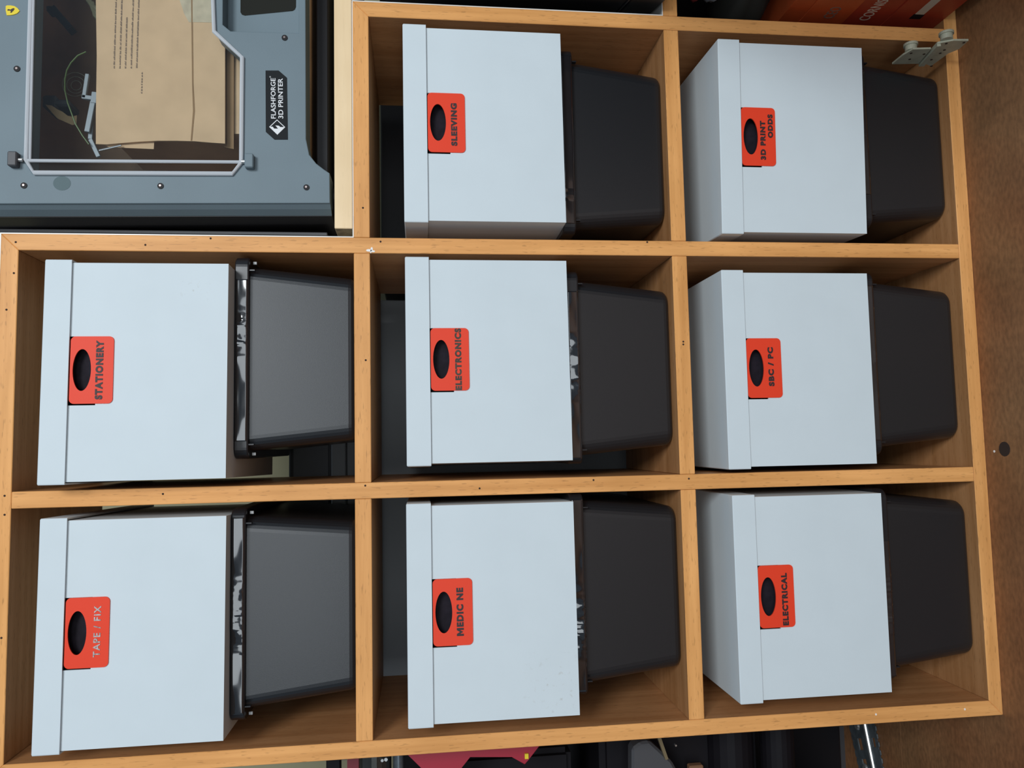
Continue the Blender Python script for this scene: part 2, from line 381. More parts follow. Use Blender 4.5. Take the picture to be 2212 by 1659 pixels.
def box_lid():
    pr = (WL-WB)/2; y0, y1 = -pr, DB+pr; th = 0.0025; z0, z1 = HT-HL, HT
    bm = bmesh.new(); r = 0.0018
    outer = rrect(-WL/2, WL/2, y0, y1, r, 2); top = rrect(-WL/2+r*.7, WL/2-r*.7, y0+r*.7, y1-r*.7, r*.6, 2)
    inner = rrect(-WL/2+th, WL/2-th, y0+th, y1-th, r*.5, 2)
    rings = [[bm.verts.new((a, b, z)) for a, b in ring] for ring, z in
             ((inner, z1-th), (inner, z0), (outer, z0), (outer, z1-r*.7), (top, z1))]
    n = len(outer)
    for A, B in zip(rings, rings[1:]):
        for j in range(n): bm.faces.new((A[j], A[(j+1) % n], B[(j+1) % n], B[j]))
    bm.faces.new(rings[0]); bm.faces.new(rings[-1])
    return finish(bm)
BODY, LID = box_body(CARD), box_lid()
PLATE_ME = holed(rrect(-PW/2, PW/2, -PH, 0, 0.0065), [ellipse(0, -0.0160, 0.0300, 0.0124)], -0.0016, 0.0004)
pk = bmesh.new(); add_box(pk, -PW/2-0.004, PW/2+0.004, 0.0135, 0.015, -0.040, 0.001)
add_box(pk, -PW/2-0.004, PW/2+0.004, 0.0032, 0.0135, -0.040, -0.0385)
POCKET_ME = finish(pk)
BOXES = {'STATIONERY': (0.1082, -0.0417, 1.2209, 0.0217), 'TAPE / FIX': (-0.2606, -0.0303, 1.2240, 0.0220),
         'SLEEVING': (0.4952, -0.0208, 0.7109, 0.0236), 'ELECTRONICS': (0.1218, -0.0224, 0.7108, 0.0343),
         'MEDIC NE': (-0.2547, -0.0345, 0.7124, 0.0252), '3D PRINT ODDS': (0.4859, -0.0227, 0.1998, -0.0467),
         'SBC / PC': (0.1047, -0.0150, 0.2045, -0.0054), 'ELECTRICAL': (-0.2570, -0.0178, 0.2030, -0.0034)}
# text, centre x and width as fractions of the plate, centre z and height as fractions of its height
TXT = {'STATIONERY': [('STATIONERY', 0.0, .88, .68, .175)], 'TAPE / FIX': [('TAPE / FIX', 0.012, .725, .73, .16)],
       'SLEEVING': [('SLEEVING', -.03, .72, .70, .165)], 'ELECTRONICS': [('ELECTRONICS', 0, .99, .715, .17)],
       'MEDIC NE': [('MEDIC NE', 0, .72, .68, .175)], '3D PRINT ODDS': [('3D PRINT', -.062, .67, .625, .155), ('ODDS', .185, .405, .85, .15)],
       'SBC / PC': [('SBC / PC', 0.02, .655, .69, .16)], 'ELECTRICAL': [('ELECTRICAL', -.05, .84, .73, .165)]}
WHERE = {'STATIONERY': 'right box of the top row', 'TAPE / FIX': 'left box of the top row'}
for key, (x, y, z, th) in BOXES.items():
    b = thing('storage_box', (x, y, z), 'white lidded cardboard box with orange plate reading %s' % key, 'box', 'white lidded storage boxes', th)
    link('box_body', BODY.copy() if key in ('MEDIC NE', 'STATIONERY') else BODY,
         {'MEDIC NE': CARD_DIRTY, 'STATIONERY': CARD_SPOT}.get(key, CARD), b, True)
    link('lid', LID, CARD, b, True)
    zt = HT-HL-0.0012
    p = link('label_plate', PLATE_ME, ORANGE, b, True); p.location = (0.001, 0, zt)
    tag(p, 'orange plate with oval hole and cut lettering')
    q = link('handle_pocket', POCKET_ME, POCKET, b, True); q.location = (0.001, 0, zt)
    for s, cx, w, cz, h in TXT[key]:
        if s[0] == 'M':                       # heavy M cut by hand, the rest set as type
            x0, mw = (cx-w/2)*PW, 0.165*w*PW; z0, z1 = -(cz+h/2)*PH, -(cz-h/2)*PH; k = 0.26*mw; hh = z1-z0
            mm = prism([(x0, z0), (x0+k, z0), (x0+k, z0+.55*hh), (x0+mw/2, z0+.10*hh), (x0+mw-k, z0+.55*hh), (x0+mw-k, z0), (x0+mw, z0),
                        (x0+mw, z1), (x0+mw-k, z1), (x0+mw/2, z0+.55*hh), (x0+k, z1), (x0, z1)], -0.0022, -0.0014)
            link('lettering', mm, LETTER, p, True)
            cx, w, s = cx+0.095*w, 0.81*w, s[1:]
        lm = text_mesh(s, cx*PW, -cz*PH, w*PW, h*PH, -0.0018, bold=0.02 if key == 'TAPE / FIX' else 0.058, space=1.20)
        lo = link('lettering', lm, LETTER_SILVER if key == 'TAPE / FIX' else LETTER_OLIVE if key == 'ELECTRONICS' else LETTER, p, True)

# ------------------------------------------------------------------ black tapered bins under the boxes
def rr(w, d, r, n=7): return rrect(-w/2, w/2, 0, d, r, n)
def ring_loft(bm, rings, cap=True):
    vs = [[bm.verts.new((a, b+oy, z)) for a, b in pts] for pts, oy, z in rings]; n = len(vs[0])
    for A, B in zip(vs, vs[1:]):
        for j in range(n): bm.faces.new((A[j], A[(j+1) % n], B[(j+1) % n], B[j]))
    if cap: bm.faces.new(vs[0][::-1]); bm.faces.new(vs[-1])
def bin_body():
    bm = bmesh.new(); d0, d1 = 0.335, 0.372
    R = [(rr(0.236, d0-0.020, 0.016), 0.030, 0.0), (rr(0.250, d0-0.006, 0.021), 0.0235, 0.003), (rr(0.256, d0-0.002, 0.0235), 0.021, 0.0065), (rr(0.258, d0, 0.024), 0.020, 0.011),
         (rr(0.287, d1, 0.022), 0.0070, 0.172),
         (rr(0.282, d1-0.005, 0.020), 0.0095, 0.172), (rr(0.253, d0-0.005, 0.021), 0.0225, 0.011), (rr(0.240, d0-0.018, 0.016), 0.029, 0.005)]
    ring_loft(bm, R); me = finish(bm); return me
def bin_rim():
    bm = bmesh.new(); dr = 0.384
    R = [(rr(0.288, 0.372, 0.022), 0.0067, 0.158), (rr(0.307, dr-0.002, 0.016), -0.0015, 0.158), (rr(0.309, dr, 0.017), -0.0025, 0.160),
         (rr(0.309, dr, 0.017), -0.0025, 0.177), (rr(0.306, dr-0.003, 0.016), -0.0010, 0.1788), (rr(0.280, 0.362, 0.020), 0.011, 0.1788), (rr(0.280, 0.362, 0.020), 0.011, 0.158)]
    vs = [[bm.verts.new((a, b+oy, z)) for a, b in pts] for pts, oy, z in R]; n = len(vs[0])
    for i in range(len(vs)):
        A, B = vs[i], vs[(i+1) % len(vs)]
        for j in range(n): bm.faces.new((A[j], A[(j+1) % n], B[(j+1) % n], B[j]))
    return finish(bm)
BINB, BINR = bin_body(), bin_rim()
RIB_ME = box(-0.0009, 0.0009, 0.0008, 0.0085, 0.150, 0.158)
CLIP_ME = box(-0.0022, 0.0022, 0.016, 0.019, 0.150, 0.1555, 0.0004)
def tape_mesh(x0, x1, w0, w1, amp, seed, k=1.6):
    """strip of tape along the rim front, crumpled between w0 and w1"""
    rnd = random.Random(seed); NX, NZ = 130, 6; bm = bmesh.new(); grid = []
    cells = {}; edges = [w0-1e-6]
    while edges[-1] < w1+0.02: edges.append(edges[-1]+rnd.uniform(0.005, 0.013))
    for i in range(NX+1):
        x = x0+(x1-x0)*i/NX; col = []
        for j in range(NZ+1):
            zz = 0.1592+0.0175*j/NZ; dy = 0.0011
            if w0 <= x <= w1:
                f = min(1, (x-w0)/0.02, (w1-x)/0.02); c = sum(1 for e_ in edges if e_ <= x)
                if c not in cells: cells[c] = (rnd.uniform(-1, 1), rnd.uniform(-1, 1), rnd.uniform(.3, 1))
                a, bb, h = cells[c]; u = (x-edges[c-1])/(edges[c]-edges[c-1])
                dy += f*amp*(0.8*h*math.sin(math.pi*u)+1.1*a*(j/NZ-.5)+k*(j/NZ-.5)*(0.7+0.5*bb)+0.4*(bb+1)*math.sin(math.pi*j/NZ)*(0.6+0.4*math.sin(9*u+a*3))+0.12*rnd.uniform(-1, 1))
            else:
                dy += 0.0003*math.sin(x*70+seed)*math.sin(j/NZ*3.1)+0.0016*(0.55+0.6*math.sin(x*33+seed*2.3))*(j/NZ-.5)
            col.append(bm.verts.new((x, -0.0025-max(dy, 0.0002), zz)))
        grid.append(col)
    for i in range(NX):
        for j in range(NZ): bm.faces.new((grid[i][j], grid[i+1][j], grid[i+1][j+1], grid[i][j+1]))
    r = bmesh.ops.extrude_face_region(bm, geom=bm.faces[:])
    for v in [e for e in r['geom'] if isinstance(e, bmesh.types.BMVert)]: v.co.y = -0.0024
    return finish(bm)
BINS = [('STATIONERY', 0.1320, 0.001, H1t, (-0.128, 0.118, 0.0, 0.078, 0.0013)), ('TAPE / FIX', -0.2510, 0.001, H1t, (-0.142, 0.142, -0.055, 0.060, 0.0013)),
        ('SLEEVING', 0.4830, 0.0, H2t, (-0.140, 0.140, -0.10, -0.085, 0.0006)), ('ELECTRONICS', 0.1130, 0.0, H2t, (-0.146, 0.120, -0.06, 0.056, 0.0011)),
        ('MEDIC NE', -0.2430, 0.0, H2t, (-0.146, 0.146, -0.10, 0.02, 0.0011)), ('3D PRINT ODDS', 0.5006, 0.0, H3t, (-0.10, 0.12, 0, 0.01, 0.0004)),
        ('SBC / PC', 0.1150, 0.004, H3t, (-0.13, 0.13, 0, 0.02, 0.0004)), ('ELECTRICAL', -0.2490, 0.002, H3t, (-0.146, 0.07, -0.08, 0.03, 0.0006))]
for i, (key, x, y, z, tp) in enumerate(BINS):
    b = thing('storage_bin', (x, y, z), 'black tapered plastic bin under the %s box' % key, 'bin', 'black bins under the white boxes')
    b.scale.z = (BOXES[key][2]-z-0.0002)/0.1788
    link('bin_body', BINB, BIN, b, True, smooth=False); link('rim', BINR, BIN_RIM, b, True)
    link('packing_tape', tape_mesh(*tp, seed=i+3, k=1.6 if i < 2 else (0, 0, -1.0, -2.1, -1.3, -1, -1, -1.5)[i]), TAPE, b, True, smooth=True)
    for s in (-1, 1):
        o = link('rib', RIB_ME, BIN_RIM, b, True); o.location = (s*0.133, 0, 0)
        if i < 2:
            o = link('clip', CLIP_ME, CLIP, b, True); o.location = (s*0.1475, 0, 0)

# ------------------------------------------------------------------ pine plank under the printer
pl = thing('pine_plank', (0.72, 0, H1t+0.0016), 'pale planed pine plank laid under the grey printer', 'plank')
link('plank', box(0.3310, 1.20, -0.0015, 0.30, H1t+0.0016, H1t+0.0290, 0.0008), PINE, pl)
link('end_grain', box(0.3304, 0.3310, -0.0007, 0.2992, H1t+0.0024, H1t+0.0282), PINE_END, pl)
PT = H1t+0.0290

# ------------------------------------------------------------------ 3D printer
pr = thing('printer', (0.68, 0.15, PT), 'blue grey desktop printing machine with clear door on pine plank', 'printer')
YP = 0.0
panel = [(0.3602, 1.70), (0.3622, 1.5576), (0.3712, PT+0.007)]
panel += xz([(712, 374), (700, 366), (683, 353), (668, 334), (661, 300), (660, 0)], YP)
panel += [(1.02, panel[-1][1]), (1.05, PT+0.007), (1.13, PT+0.007), (1.13, 1.70)]
door_o = xz([(53, 346), (71, 375), (503, 377), (523, 352), (525, 122), (464, 66), (461, 0)], YP)
door_o = [(door_o[0][0], door_o[0][1])]+door_o[1:]
door_o += [(1.02, door_o[-1][1]), (1.02, door_o[0][1])]
rec = xz([(481, 0), (481, 53), (498, 67), (645, 71), (646, 0)], YP); rec[0] = (0.87, rec[0][1]); rec[-1] = (0.87, rec[-1][1])
link('front_panel', holed(panel, [door_o, rec], YP, YP+0.045, 0.0012), SHELL, pr)
# side chamfer and body shell
def strip(a, b, c, d): 
    bm = bmesh.new(); bm.faces.new([bm.verts.new(p) for p in (a, b, c, d)]); return bm
bm = bmesh.new()
x0t, x0b = 0.3602, 0.3712
ztop, zbot = 1.70, PT+0.007
for part_, pm, prof in (('side_chamfer', SHELL, [(0.0010, YP+0.0014), (-0.006, YP+0.012), (-0.012, YP+0.026), (0.0010, YP+0.026)]),
                        ('side_panel', BLACKP, [(-0.0128, YP+0.0268), (-0.016, YP+0.060), (-0.016, YP+0.34), (0.03, YP+0.34), (0.03, YP+0.0465), (0.0010, YP+0.0465), (0.0010, YP+0.0268)])):
    bm = bmesh.new()
    top = [bm.verts.new((x0t+a, b, ztop)) for a, b in prof]; bot = [bm.verts.new((x0b+a, b, zbot)) for a, b in prof]
    n = len(prof)
    for i in range(n): bm.faces.new((top[i], top[(i+1) % n], bot[(i+1) % n], bot[i]))
    bm.faces.new(top); bm.faces.new(bot[::-1])
    link(part_, finish(bm), pm, pr)
bm = bmesh.new(); add_box(bm, 0.340, 0.3458, YP+0.075, YP+0.30, PT+0.02, 1.68); link('side_grille', finish(bm, 0.001), DARKG, pr)
link('base', box(0.385, 1.12, YP+0.060, YP+0.33, PT+0.016, PT+0.036, 0.002), BLACKP, pr)
for xa in (0.40, 1.06): link('foot', cyl((xa, YP+0.06, PT+0.0002), (xa, YP+0.06, PT+0.016), 0.014), BLACKP, pr)
for xa in (0.40, 1.06): link('foot', cyl((xa, YP+0.28, PT+0.0002), (xa, YP+0.28, PT+0.016), 0.014), BLACKP, pr)
cz1 = 1.115
bm = bmesh.new()
add_box(bm, 0.402, 1.10, YP+0.325, YP+0.33, cz1, 1.68); add_box(bm, 0.402, 0.405, YP+0.047, YP+0.325, cz1, 1.68)
add_box(bm, 1.10, 1.105, YP+0.047, YP+0.325, cz1, 1.68); add_box(bm, 0.405, 1.10, YP+0.047, YP+0.325, cz1, cz1+0.004)
add_box(bm, 0.405, 1.10, YP+0.047, YP+0.325, 1.676, 1.68)
link('chamber', finish(bm), CHAMBER, pr)
# tilted display set in the recess
a0 = Vector((rec[1][0]-0.002, YP+0.032, rec[1][1]+0.002)); a1 = Vector((rec[3][0]-0.002, YP+0.001, rec[3][1]-0.001))
b0 = Vector((0.875, YP+0.032, a0.z)); b1 = Vector((0.875, YP+0.001, a1.z))
nrm = (b0-a0).cross(a1-a0).normalized()
if nrm.y > 0: nrm = -nrm
def slab(quad, nrm, t0, t1):
    bm = bmesh.new(); A = [bm.verts.new(p+nrm*t1) for p in quad]; B = [bm.verts.new(p+nrm*t0) for p in quad]; n = len(quad)
    bm.faces.new(A); bm.faces.new(B[::-1])
    for i in range(n): bm.faces.new((A[i], B[i], B[(i+1) % n], A[(i+1) % n]))
    return finish(bm)
link('display_panel', slab([a0, b0, b1, a1], nrm, -0.004, 0), SHELL, pr)
def onp(px, py, p0, nn): d = ray(px, py); return CAM+d*((p0-CAM).dot(nn)/d.dot(nn))
sq = [onp(a, b, a0, nrm) for a, b in ((519.5, 0), (520, 27), (523, 32), (529, 34), (632, 24), (637, 21), (639.5, 15), (640, 0))]
sq[0] = sq[0]+Vector((0.08, 0, 0)); sq[-1] = sq[-1]+Vector((0.08, 0, 0))
link('display', slab(sq, nrm, 0.0002, 0.0009), SCREEN, pr)
# door: pane, bevelled rim, inner lip
dp = [atY(a, b, YP-0.003) for a, b in ((56, 346), (73, 373), (502, 375), (521, 351), (523, 124), (462.5, 68), (460, 0))]
pane = [(p.x, p.z) for p in dp]; pane += [(1.015, pane[-1][1]), (1.015, pane[0][1])]
link('door_pane', holed(pane, [], YP-0.0015, YP+0.0008), ACRYL, pr)
rim = [(x, YP-0.0025, z) for x, z in pane]
link('door_rim', tube(rim, 0.0032, 8, True), ACRYL_RIM, pr)
lip = [atY(a, b, YP-0.003) for a, b in ((60, 347), (521, 350))]
link('door_lip', tube([tuple(p) for p in lip], 0.0026, 8), ACRYL_RIM, pr)
lip2 = [atY(a, b, YP-0.0025) for a, b in ((65, 344), (70, 0))]; lip2[1] = Vector((1.0, lip2[1].y, lip2[1].z))
link('door_lip', tube([tuple(p) for p in lip2], 0.0018, 8), ACRYL_RIM, pr)
for px, py in ((34, 348), (541, 352)):
    p = atY(px, py, YP); link('door_hinge', box(p.x-0.011, p.x+0.011, YP-0.012, YP+0.001, p.z-0.0065, p.z+0.0065, 0.0015), DARKG if px < 100 else SHELL, pr)
    dz = -0.012 if px < 100 else 0.012
    link('hinge_pin', cyl((p.x, YP-0.005, p.z), (p.x, YP-0.005, p.z+dz), 0.003), STEEL_B, pr)
scr = cyl((0, -0.0012, 0), (0, 0.0005, 0), 0.0046, seg=16); scri = cyl((0, -0.0016, 0), (0, -0.0010, 0), 0.0018, seg=6)
for px, py in ((37, 149), (615, 82), (52, 401), (347, 402), (662, 405)):
    p = atY(px, py, YP); o = link('screw', scr, SCREW, pr, True); o.location = Vector((p.x, YP, p.z))-pr.location
    s = link('screw_socket', scri, SCREW_IN, o, True); s.location = (0.0006, 0, 0.0005)
p = atY(134, 396, YP)
link('glue_mark', prism([(p.x+q[0], p.z+q[1]) for q in ellipse(0, 0, 0.011, 0.0125, 20)], YP-0.0003, YP+0.0004), mat('glue_mark', (0.110, 0.155, 0.165), 0.6, spec=0.15), pr)
# nameplate with words and diamond emblem
def cr2(a, b): return (550+a/8.733, 130+b/8.733)
np_ = link('nameplate', prism(xz([cr2(*q) for q in ((208,200),(455,200),(610,335),(627,1500),(375,1500),(213,1355))], YP), YP-0.0010, YP+0.0004), PLATE, pr)
tag(np_, 'black nameplate with silver printing')
def fit_text(s, pa, pb, hpx, y, bold, parent, name, m):
    A, B = atY(*pa, y), atY(*pb, y); w = (B-A).length; c = (A+B)/2
    h = (atY(pa[0]+hpx, pa[1], y)-atY(pa[0], pa[1], y)).length
    me = text_mesh(s, 0, 0, w, h, 0, bold, 0.0003)
    me.transform(Matrix.Translation(c) @ Matrix.Rotation(-math.atan2((B-A).z, (B-A).x), 4, 'Y'))
    return link(name, me, m, parent)
fit_text('FLASHFORGE', cr2(355, 1102), cr2(348, 340), 10.4, YP-0.0014, 0.012, np_, 'lettering', SILVER)
fit_text('3D PRINTER', cr2(495, 1102), cr2(485, 343), 10.6, YP-0.0014, 0.012, np_, 'lettering', SILVER)
fit_text('\u00ae', cr2(295, 330), cr2(292, 302), 3.2, YP-0.0014, 0.0, np_, 'lettering', SILVER)
dia = [cr2(*q) for q in ((278,1265),(425,1125),(580,1270),(432,1413))]; dii = [cr2(*q) for q in ((298,1265),(427,1143),(560,1270),(431,1393))]
ring = holed(xz(dia, YP), [xz(dii, YP)], YP-0.0014, YP-0.0009)
flame = prism(xz([cr2(*q) for q in ((290,1263),(345,1262),(372,1298),(446,1299),(395,1237),(462,1245),(487,1268),(570,1270),(431,1404))], YP), YP-0.00145, YP-0.0009)
link('emblem', join([ring, flame]), SILVER, np_)
# small yellow shield with a dark horse
def cr1(a, b): return (a/6.38, b/6.38)
sh = link('badge', prism(xz([cr1(*q) for q in ((84,92),(100,80),(150,80),(205,90),(247,118),(275,155),(240,190),(195,206),(150,214),(98,216),(84,150))], YP), YP-0.0012, YP+0.0004), YELLOW, pr)
tag(sh, 'small yellow shield badge with a dark horse')
link('horse', prism(xz([cr1(*q) for q in ((108,140),(128,132),(150,140),(178,124),(200,120),(208,134),(190,146),(198,160),(182,158),(172,176),(158,184),(146,176),(158,164),(150,154),(128,152),(112,154))], YP), YP-0.0016, YP-0.0010), LETTER, sh)
# things seen through the door
YI = 0.060
fil = [atY(a, b, YI) for a, b in ((186,112),(168,120),(153,136),(144,152),(140,172),(140,195),(146,222),(155,246),(163,268),(178,293),(192,312))]
link('filament', tube([tuple(p) for p in fil], 0.0011, 6), mat('green_filament', (0.10, 0.16, 0.03), 0.35), pr)
sp_c = atY(166, 186, 0.10)
sp_parts = []
for r in (0.008, 0.014, 0.020):
    sp_parts.append(tube([(sp_c.x+r*math.cos(a*math.pi/12), 0.10-r*.3, sp_c.z+r*math.sin(a*math.pi/12)) for a in range(24)], 0.0006, 6, True))
link('wire_coil', join(sp_parts), mat('olive_wire', (0.10, 0.09, 0.05), 0.4), pr)
def bar(pa, pb, wpx, Y, th):
    A, B = atY(*pa, Y), atY(*pb, Y); d = (B-A); d.y = 0; L_ = d.normalized(); w = Vector((-L_.z, 0, L_.x))*wpx*0.00036
    return prism([(q.x, q.z) for q in (A-w, A+w, B+w, B-w)], Y, Y+th, 0.0006)
link('clear_bracket', join([bar((188,159), (180,211), 8, YI, .006), bar((176,208), (206,212), 9, YI, .006), bar((204,198), (201,222), 12, YI-.002, .006),
     bar((200,218), (187,284), 11, YI-.001, .006), bar((199,222), (194,300), 9, YI+.007, .005), bar((194,300), (212,338), 9, YI+.007, .005)]),
     mat('frosted_plastic', (0.30, 0.33, 0.34), 0.3), pr)
link('paper_scrap', prism(xz([(98,226),(112,228),(124,236),(136,242),(146,250),(156,252),(166,249),(165,268),(156,270),(140,263),(124,256),(112,243)], 0.09), 0.09, 0.0905), mat('buff_paper', (0.36, 0.25, 0.12), 0.8), pr)
link('print_carriage', join([box(*(lambda a, b: (a.x, b.x, 0.11, 0.16, b.z, a.z))(atY(90, 232, 0.11), atY(122, 205, 0.11)), 0.003),
     box(*(lambda a, b: (a.x, b.x, 0.11, 0.15, b.z, a.z))(atY(115, 228, 0.11), atY(150, 214, 0.11)), 0.003)]), DARKG, pr)
link('belt_guide', join([bar((60, 60), (75, 30), 10, 0.12, .01), bar((110, 14), (150, 60), 16, 0.12, .02), bar((120, 18), (100, 18), 12, 0.12, .02)]), BLACKP, pr)
link('tube_bundle', join([tube([tuple(atY(190+i*5, 0+i*3, .10)), tuple(atY(200+i*3, 14+i*10, .10)), tuple(atY(214+i*2, 22+i*12, .10))], .004, 8) for i in range(3)]), mat('olive_tubing', (0.15, 0.14, 0.08), 0.4), pr)
link('rod', tube([tuple(atY(214, 325, .05)), tuple(atY(262, 314, .05))], .0016, 8), STEEL_B, pr)
link('cable', tube([tuple(atY(a, b, 0.09)) for a, b in ((700, 0), (696, 12), (690, 24), (690, 34))], 0.0012, 6), DARKG, pr)

# cardboard carton standing inside the printer
ct = thing('carton', (0.64, 0.03, cz1+0.004), 'brown cardboard carton behind the clear door of the printer', 'carton')
YC = 0.050
e = xz([(207, 0), (209, 120), (207, 250), (207, 311)], YC); f = xz([(486, 310), (486, 0)], YC)
tear = xz([(230, 312), (262, 309), (300, 306), (340, 304), (380, 304), (420, 305), (455, 308)], YC)
ctop, cbot = e[0][1], f[0][1]
link('front_face', prism([(0.96, ctop)]+e+tear+f+[(0.96, f[-1][1])], YC, YC+0.004), KRAFT, ct)
link('flap', prism(xz([(484, 0), (485, 318), (505, 322), (503, 0)], YC+.014)[1:3]+[(0.96, atY(503, 60, YC+.014).z), (0.96, atY(484, 60, YC+.014).z)], YC+.014, YC+.017), KRAFT_D, ct)
link('carton_body', box(atY(330, 300, YC).x+0.02, 0.955, YC+0.02, YC+0.20, cz1+0.0045, atY(215, 150, YC).z), KRAFT, ct)
link('seam', prism(xz([(416, 0), (418, 180), (421, 240), (415, 304), (412, 304), (417, 240), (415, 180), (413, 0)], YC), YC-0.0006, YC+0.0002), KRAFT_D, ct)
link('torn_strip', prism(xz([(222, 312), (236, 318), (332, 322), (333, 306)], YC+.006), YC+.006, YC+.008), KRAFT, ct)
tp = xz([(388, 0), (398, 30), (408, 48), (505, 50), (505, 0)], YC)
link('clear_tape', prism(tp, YC-0.0005, YC+0.0002), mat('yellowed_tape', (0.62, 0.52, 0.36), 0.22, noise=0.12, nscale=60), ct)
ink = []
rnd = random.Random(4)
for (xl, ys, ye) in ((247, 148, 0), (259.5, 148, 0), (271.5, 148, 34), (284, 148, 0), (296, 147, 0), (306.5, 202, 156)):
    yy = ys
    while yy > ye+2:
        w = rnd.uniform(4, 13) if xl < 300 else rnd.uniform(3, 5); w = min(w, yy-ye)
        k = (ys-yy)/ys if ys else 0
        xx = xl+4.5*k
        # each word is a row of tiny upright strokes, too small to read
        c = yy
        while c > yy-w:
            A = atY(xx-rnd.uniform(1.0, 2.4), c, YC); B = atY(xx+1.4, c-0.9, YC)
            ink.append((A.x, B.x, B.z, A.z)); c -= 1.6
        yy -= w+2.0
bm = bmesh.new()
for x0, x1, z0, z1 in ink: add_box(bm, x0, x1, YC-0.0003, YC+0.0001, z0, z1)
o = link('printed_lines', finish(bm), INK, ct); tag(o, kind='stuff')

# ------------------------------------------------------------------ column to the right: case on top, books and bags below
cs = thing('equipment_case', (0.95, 0.17, H2t+0.0016), 'black case standing on the low shelf top beside the SLEEVING box', 'case')
pA, pB = atZ(1405, 33, H2t+.002), atZ(1436, 5, H2t+.002)
u = (pB-pA); u.z = 0; u.normalize(); w = Vector((-u.y, u.x, 0))     # u: along the left side towards the front, w: to the right
P0 = pB+u*0.02; quad = [P0, P0+w*0.34, P0+w*0.34-u*0.26, P0-u*0.26]
quad = [Vector((q.x, q.y, 0)) for q in quad]
def slabz(quad, z0, z1, bev=0.004):
    bm = bmesh.new(); A = [bm.verts.new((q.x, q.y, z0)) for q in quad]; B = [bm.verts.new((q.x, q.y, z1)) for q in quad]; n = len(quad)
    bm.faces.new(A[::-1]); bm.faces.new(B)
    for i in range(n): bm.faces.new((A[i], A[(i+1) % n], B[(i+1) % n], B[i]))
    return finish(bm, bev)
link('case_body', slabz(quad, H2t+.0018, H2t+.062), BLACKP, cs)
link('case_lid', slabz([q+Vector((0, 0, 0)) for q in quad], H2t+.0635, H2t+.44), BLACKP, cs)
link('case_trim', slabz([q*1.0 for q in quad], H2t+.0620, H2t+.0635, 0.0), DARKG, cs)

zb = H3t+0.0002
BOOKS = [(0.100, RED, 'bottom'), (0.073, RED, 'second'), (0.079, RED2, 'third'), (0.036, RED2, 'top')]
words = {0: None, 1: ('CORNISH', PAPER), 2: ('CEO', INK)}
BL = {0: 'thick red hardback at the foot of the flat stack beside the hinge', 1: 'red book with CORNISH on spine, second from bottom of flat stack',
      2: 'orange red book with CEO on spine, second from top of flat stack', 3: 'thin orange red book on top of the flat stack'}
for i, (h, m, w_) in enumerate(BOOKS):
    bk = thing('book', (0.83, 0.05, zb), BL[i], 'book', 'red books in a flat stack')
    xs = 0.7180+0.002*(i % 2); ye, yf = 0.10, -0.27+0.006*i
    bm = bmesh.new(); add_box(bm, xs, 0.945, yf, ye, zb, zb+0.003); add_box(bm, xs, 0.945, yf, ye, zb+h-0.003, zb+h); add_box(bm, xs, xs+0.003, yf, ye, zb+0.003, zb+h-0.003)
    link('cover', finish(bm), m, bk); link('pages', box(xs+0.003, 0.940, yf+0.004, ye-0.004, zb+0.003, zb+h-0.003), PAPER, bk)
    if words.get(i):
        s, mm = words[i]
        tm = text_mesh(s, 0, 0, 0.075 if i == 1 else 0.034, 0.019, 0, 0.0, 0.0003)
        yc = -0.020 if i == 1 else -0.004
        tm.transform(Matrix.Translation((xs, yc, zb+h*0.55 if i == 1 else zb+h*.45)) @ Matrix.Rotation(-math.pi/2, 4, 'Z'))
        link('spine_lettering', tm, mm, bk)
    if i == 0:
        link('spine_label', box(xs-0.0004, xs, -0.09, -0.012, zb+h*.46, zb+h*.62), PAPER, bk)
        link('spine_label', box(xs-0.0006, xs, -0.012, 0.002, zb+h*.44, zb+h*.64), BLACKP, bk)
    zb += h+0.0004
def blob(c, r, seed, amp=0.25):
    bm = bmesh.new(); bmesh.ops.create_icosphere(bm, subdivisions=3, radius=1); rnd = random.Random(seed)
    ph = [rnd.uniform(0, 6) for _ in range(6)]
    for v in bm.verts:
        x, y, z = v.co; k = 1+amp*(math.sin(4*x+ph[0])*math.sin(3*y+ph[1])+.5*math.sin(7*z+ph[2])*math.sin(6*x+ph[3]))
        v.co = (c[0]+x*k*r[0], c[1]+y*k*r[1], c[2]+z*k*r[2])
    return finish(bm)
bt = zb
o = link('folded_bag', blob((0.80, 0.045, bt+0.058), (0.075, 0.10, 0.054), 3, .18), mat('dark_olive_fabric', (0.018, 0.018, 0.014), 0.8, bump=.3, bscale=60), smooth=True)
tag(o, 'dark crumpled fabric bag lying on top of the red books', 'bag')
o = link('cloth', blob((0.775, -0.012, bt+0.128), (0.045, 0.05, 0.014), 5, .2), mat('pale_grey_cloth', (0.36, 0.38, 0.38), 0.9, bump=.3, bscale=90), smooth=True)
tag(o, 'pale grey cloth lying over the dark fabric bag', 'cloth')
o = link('red_pouch', blob((0.785, -0.01, bt+0.158), (0.055, 0.05, 0.014), 9, .1), mat('dark_red_fabric', (0.26, 0.03, 0.03), 0.7), smooth=True)
tag(o, 'small dark red pouch under the shelf above the books', 'pouch')

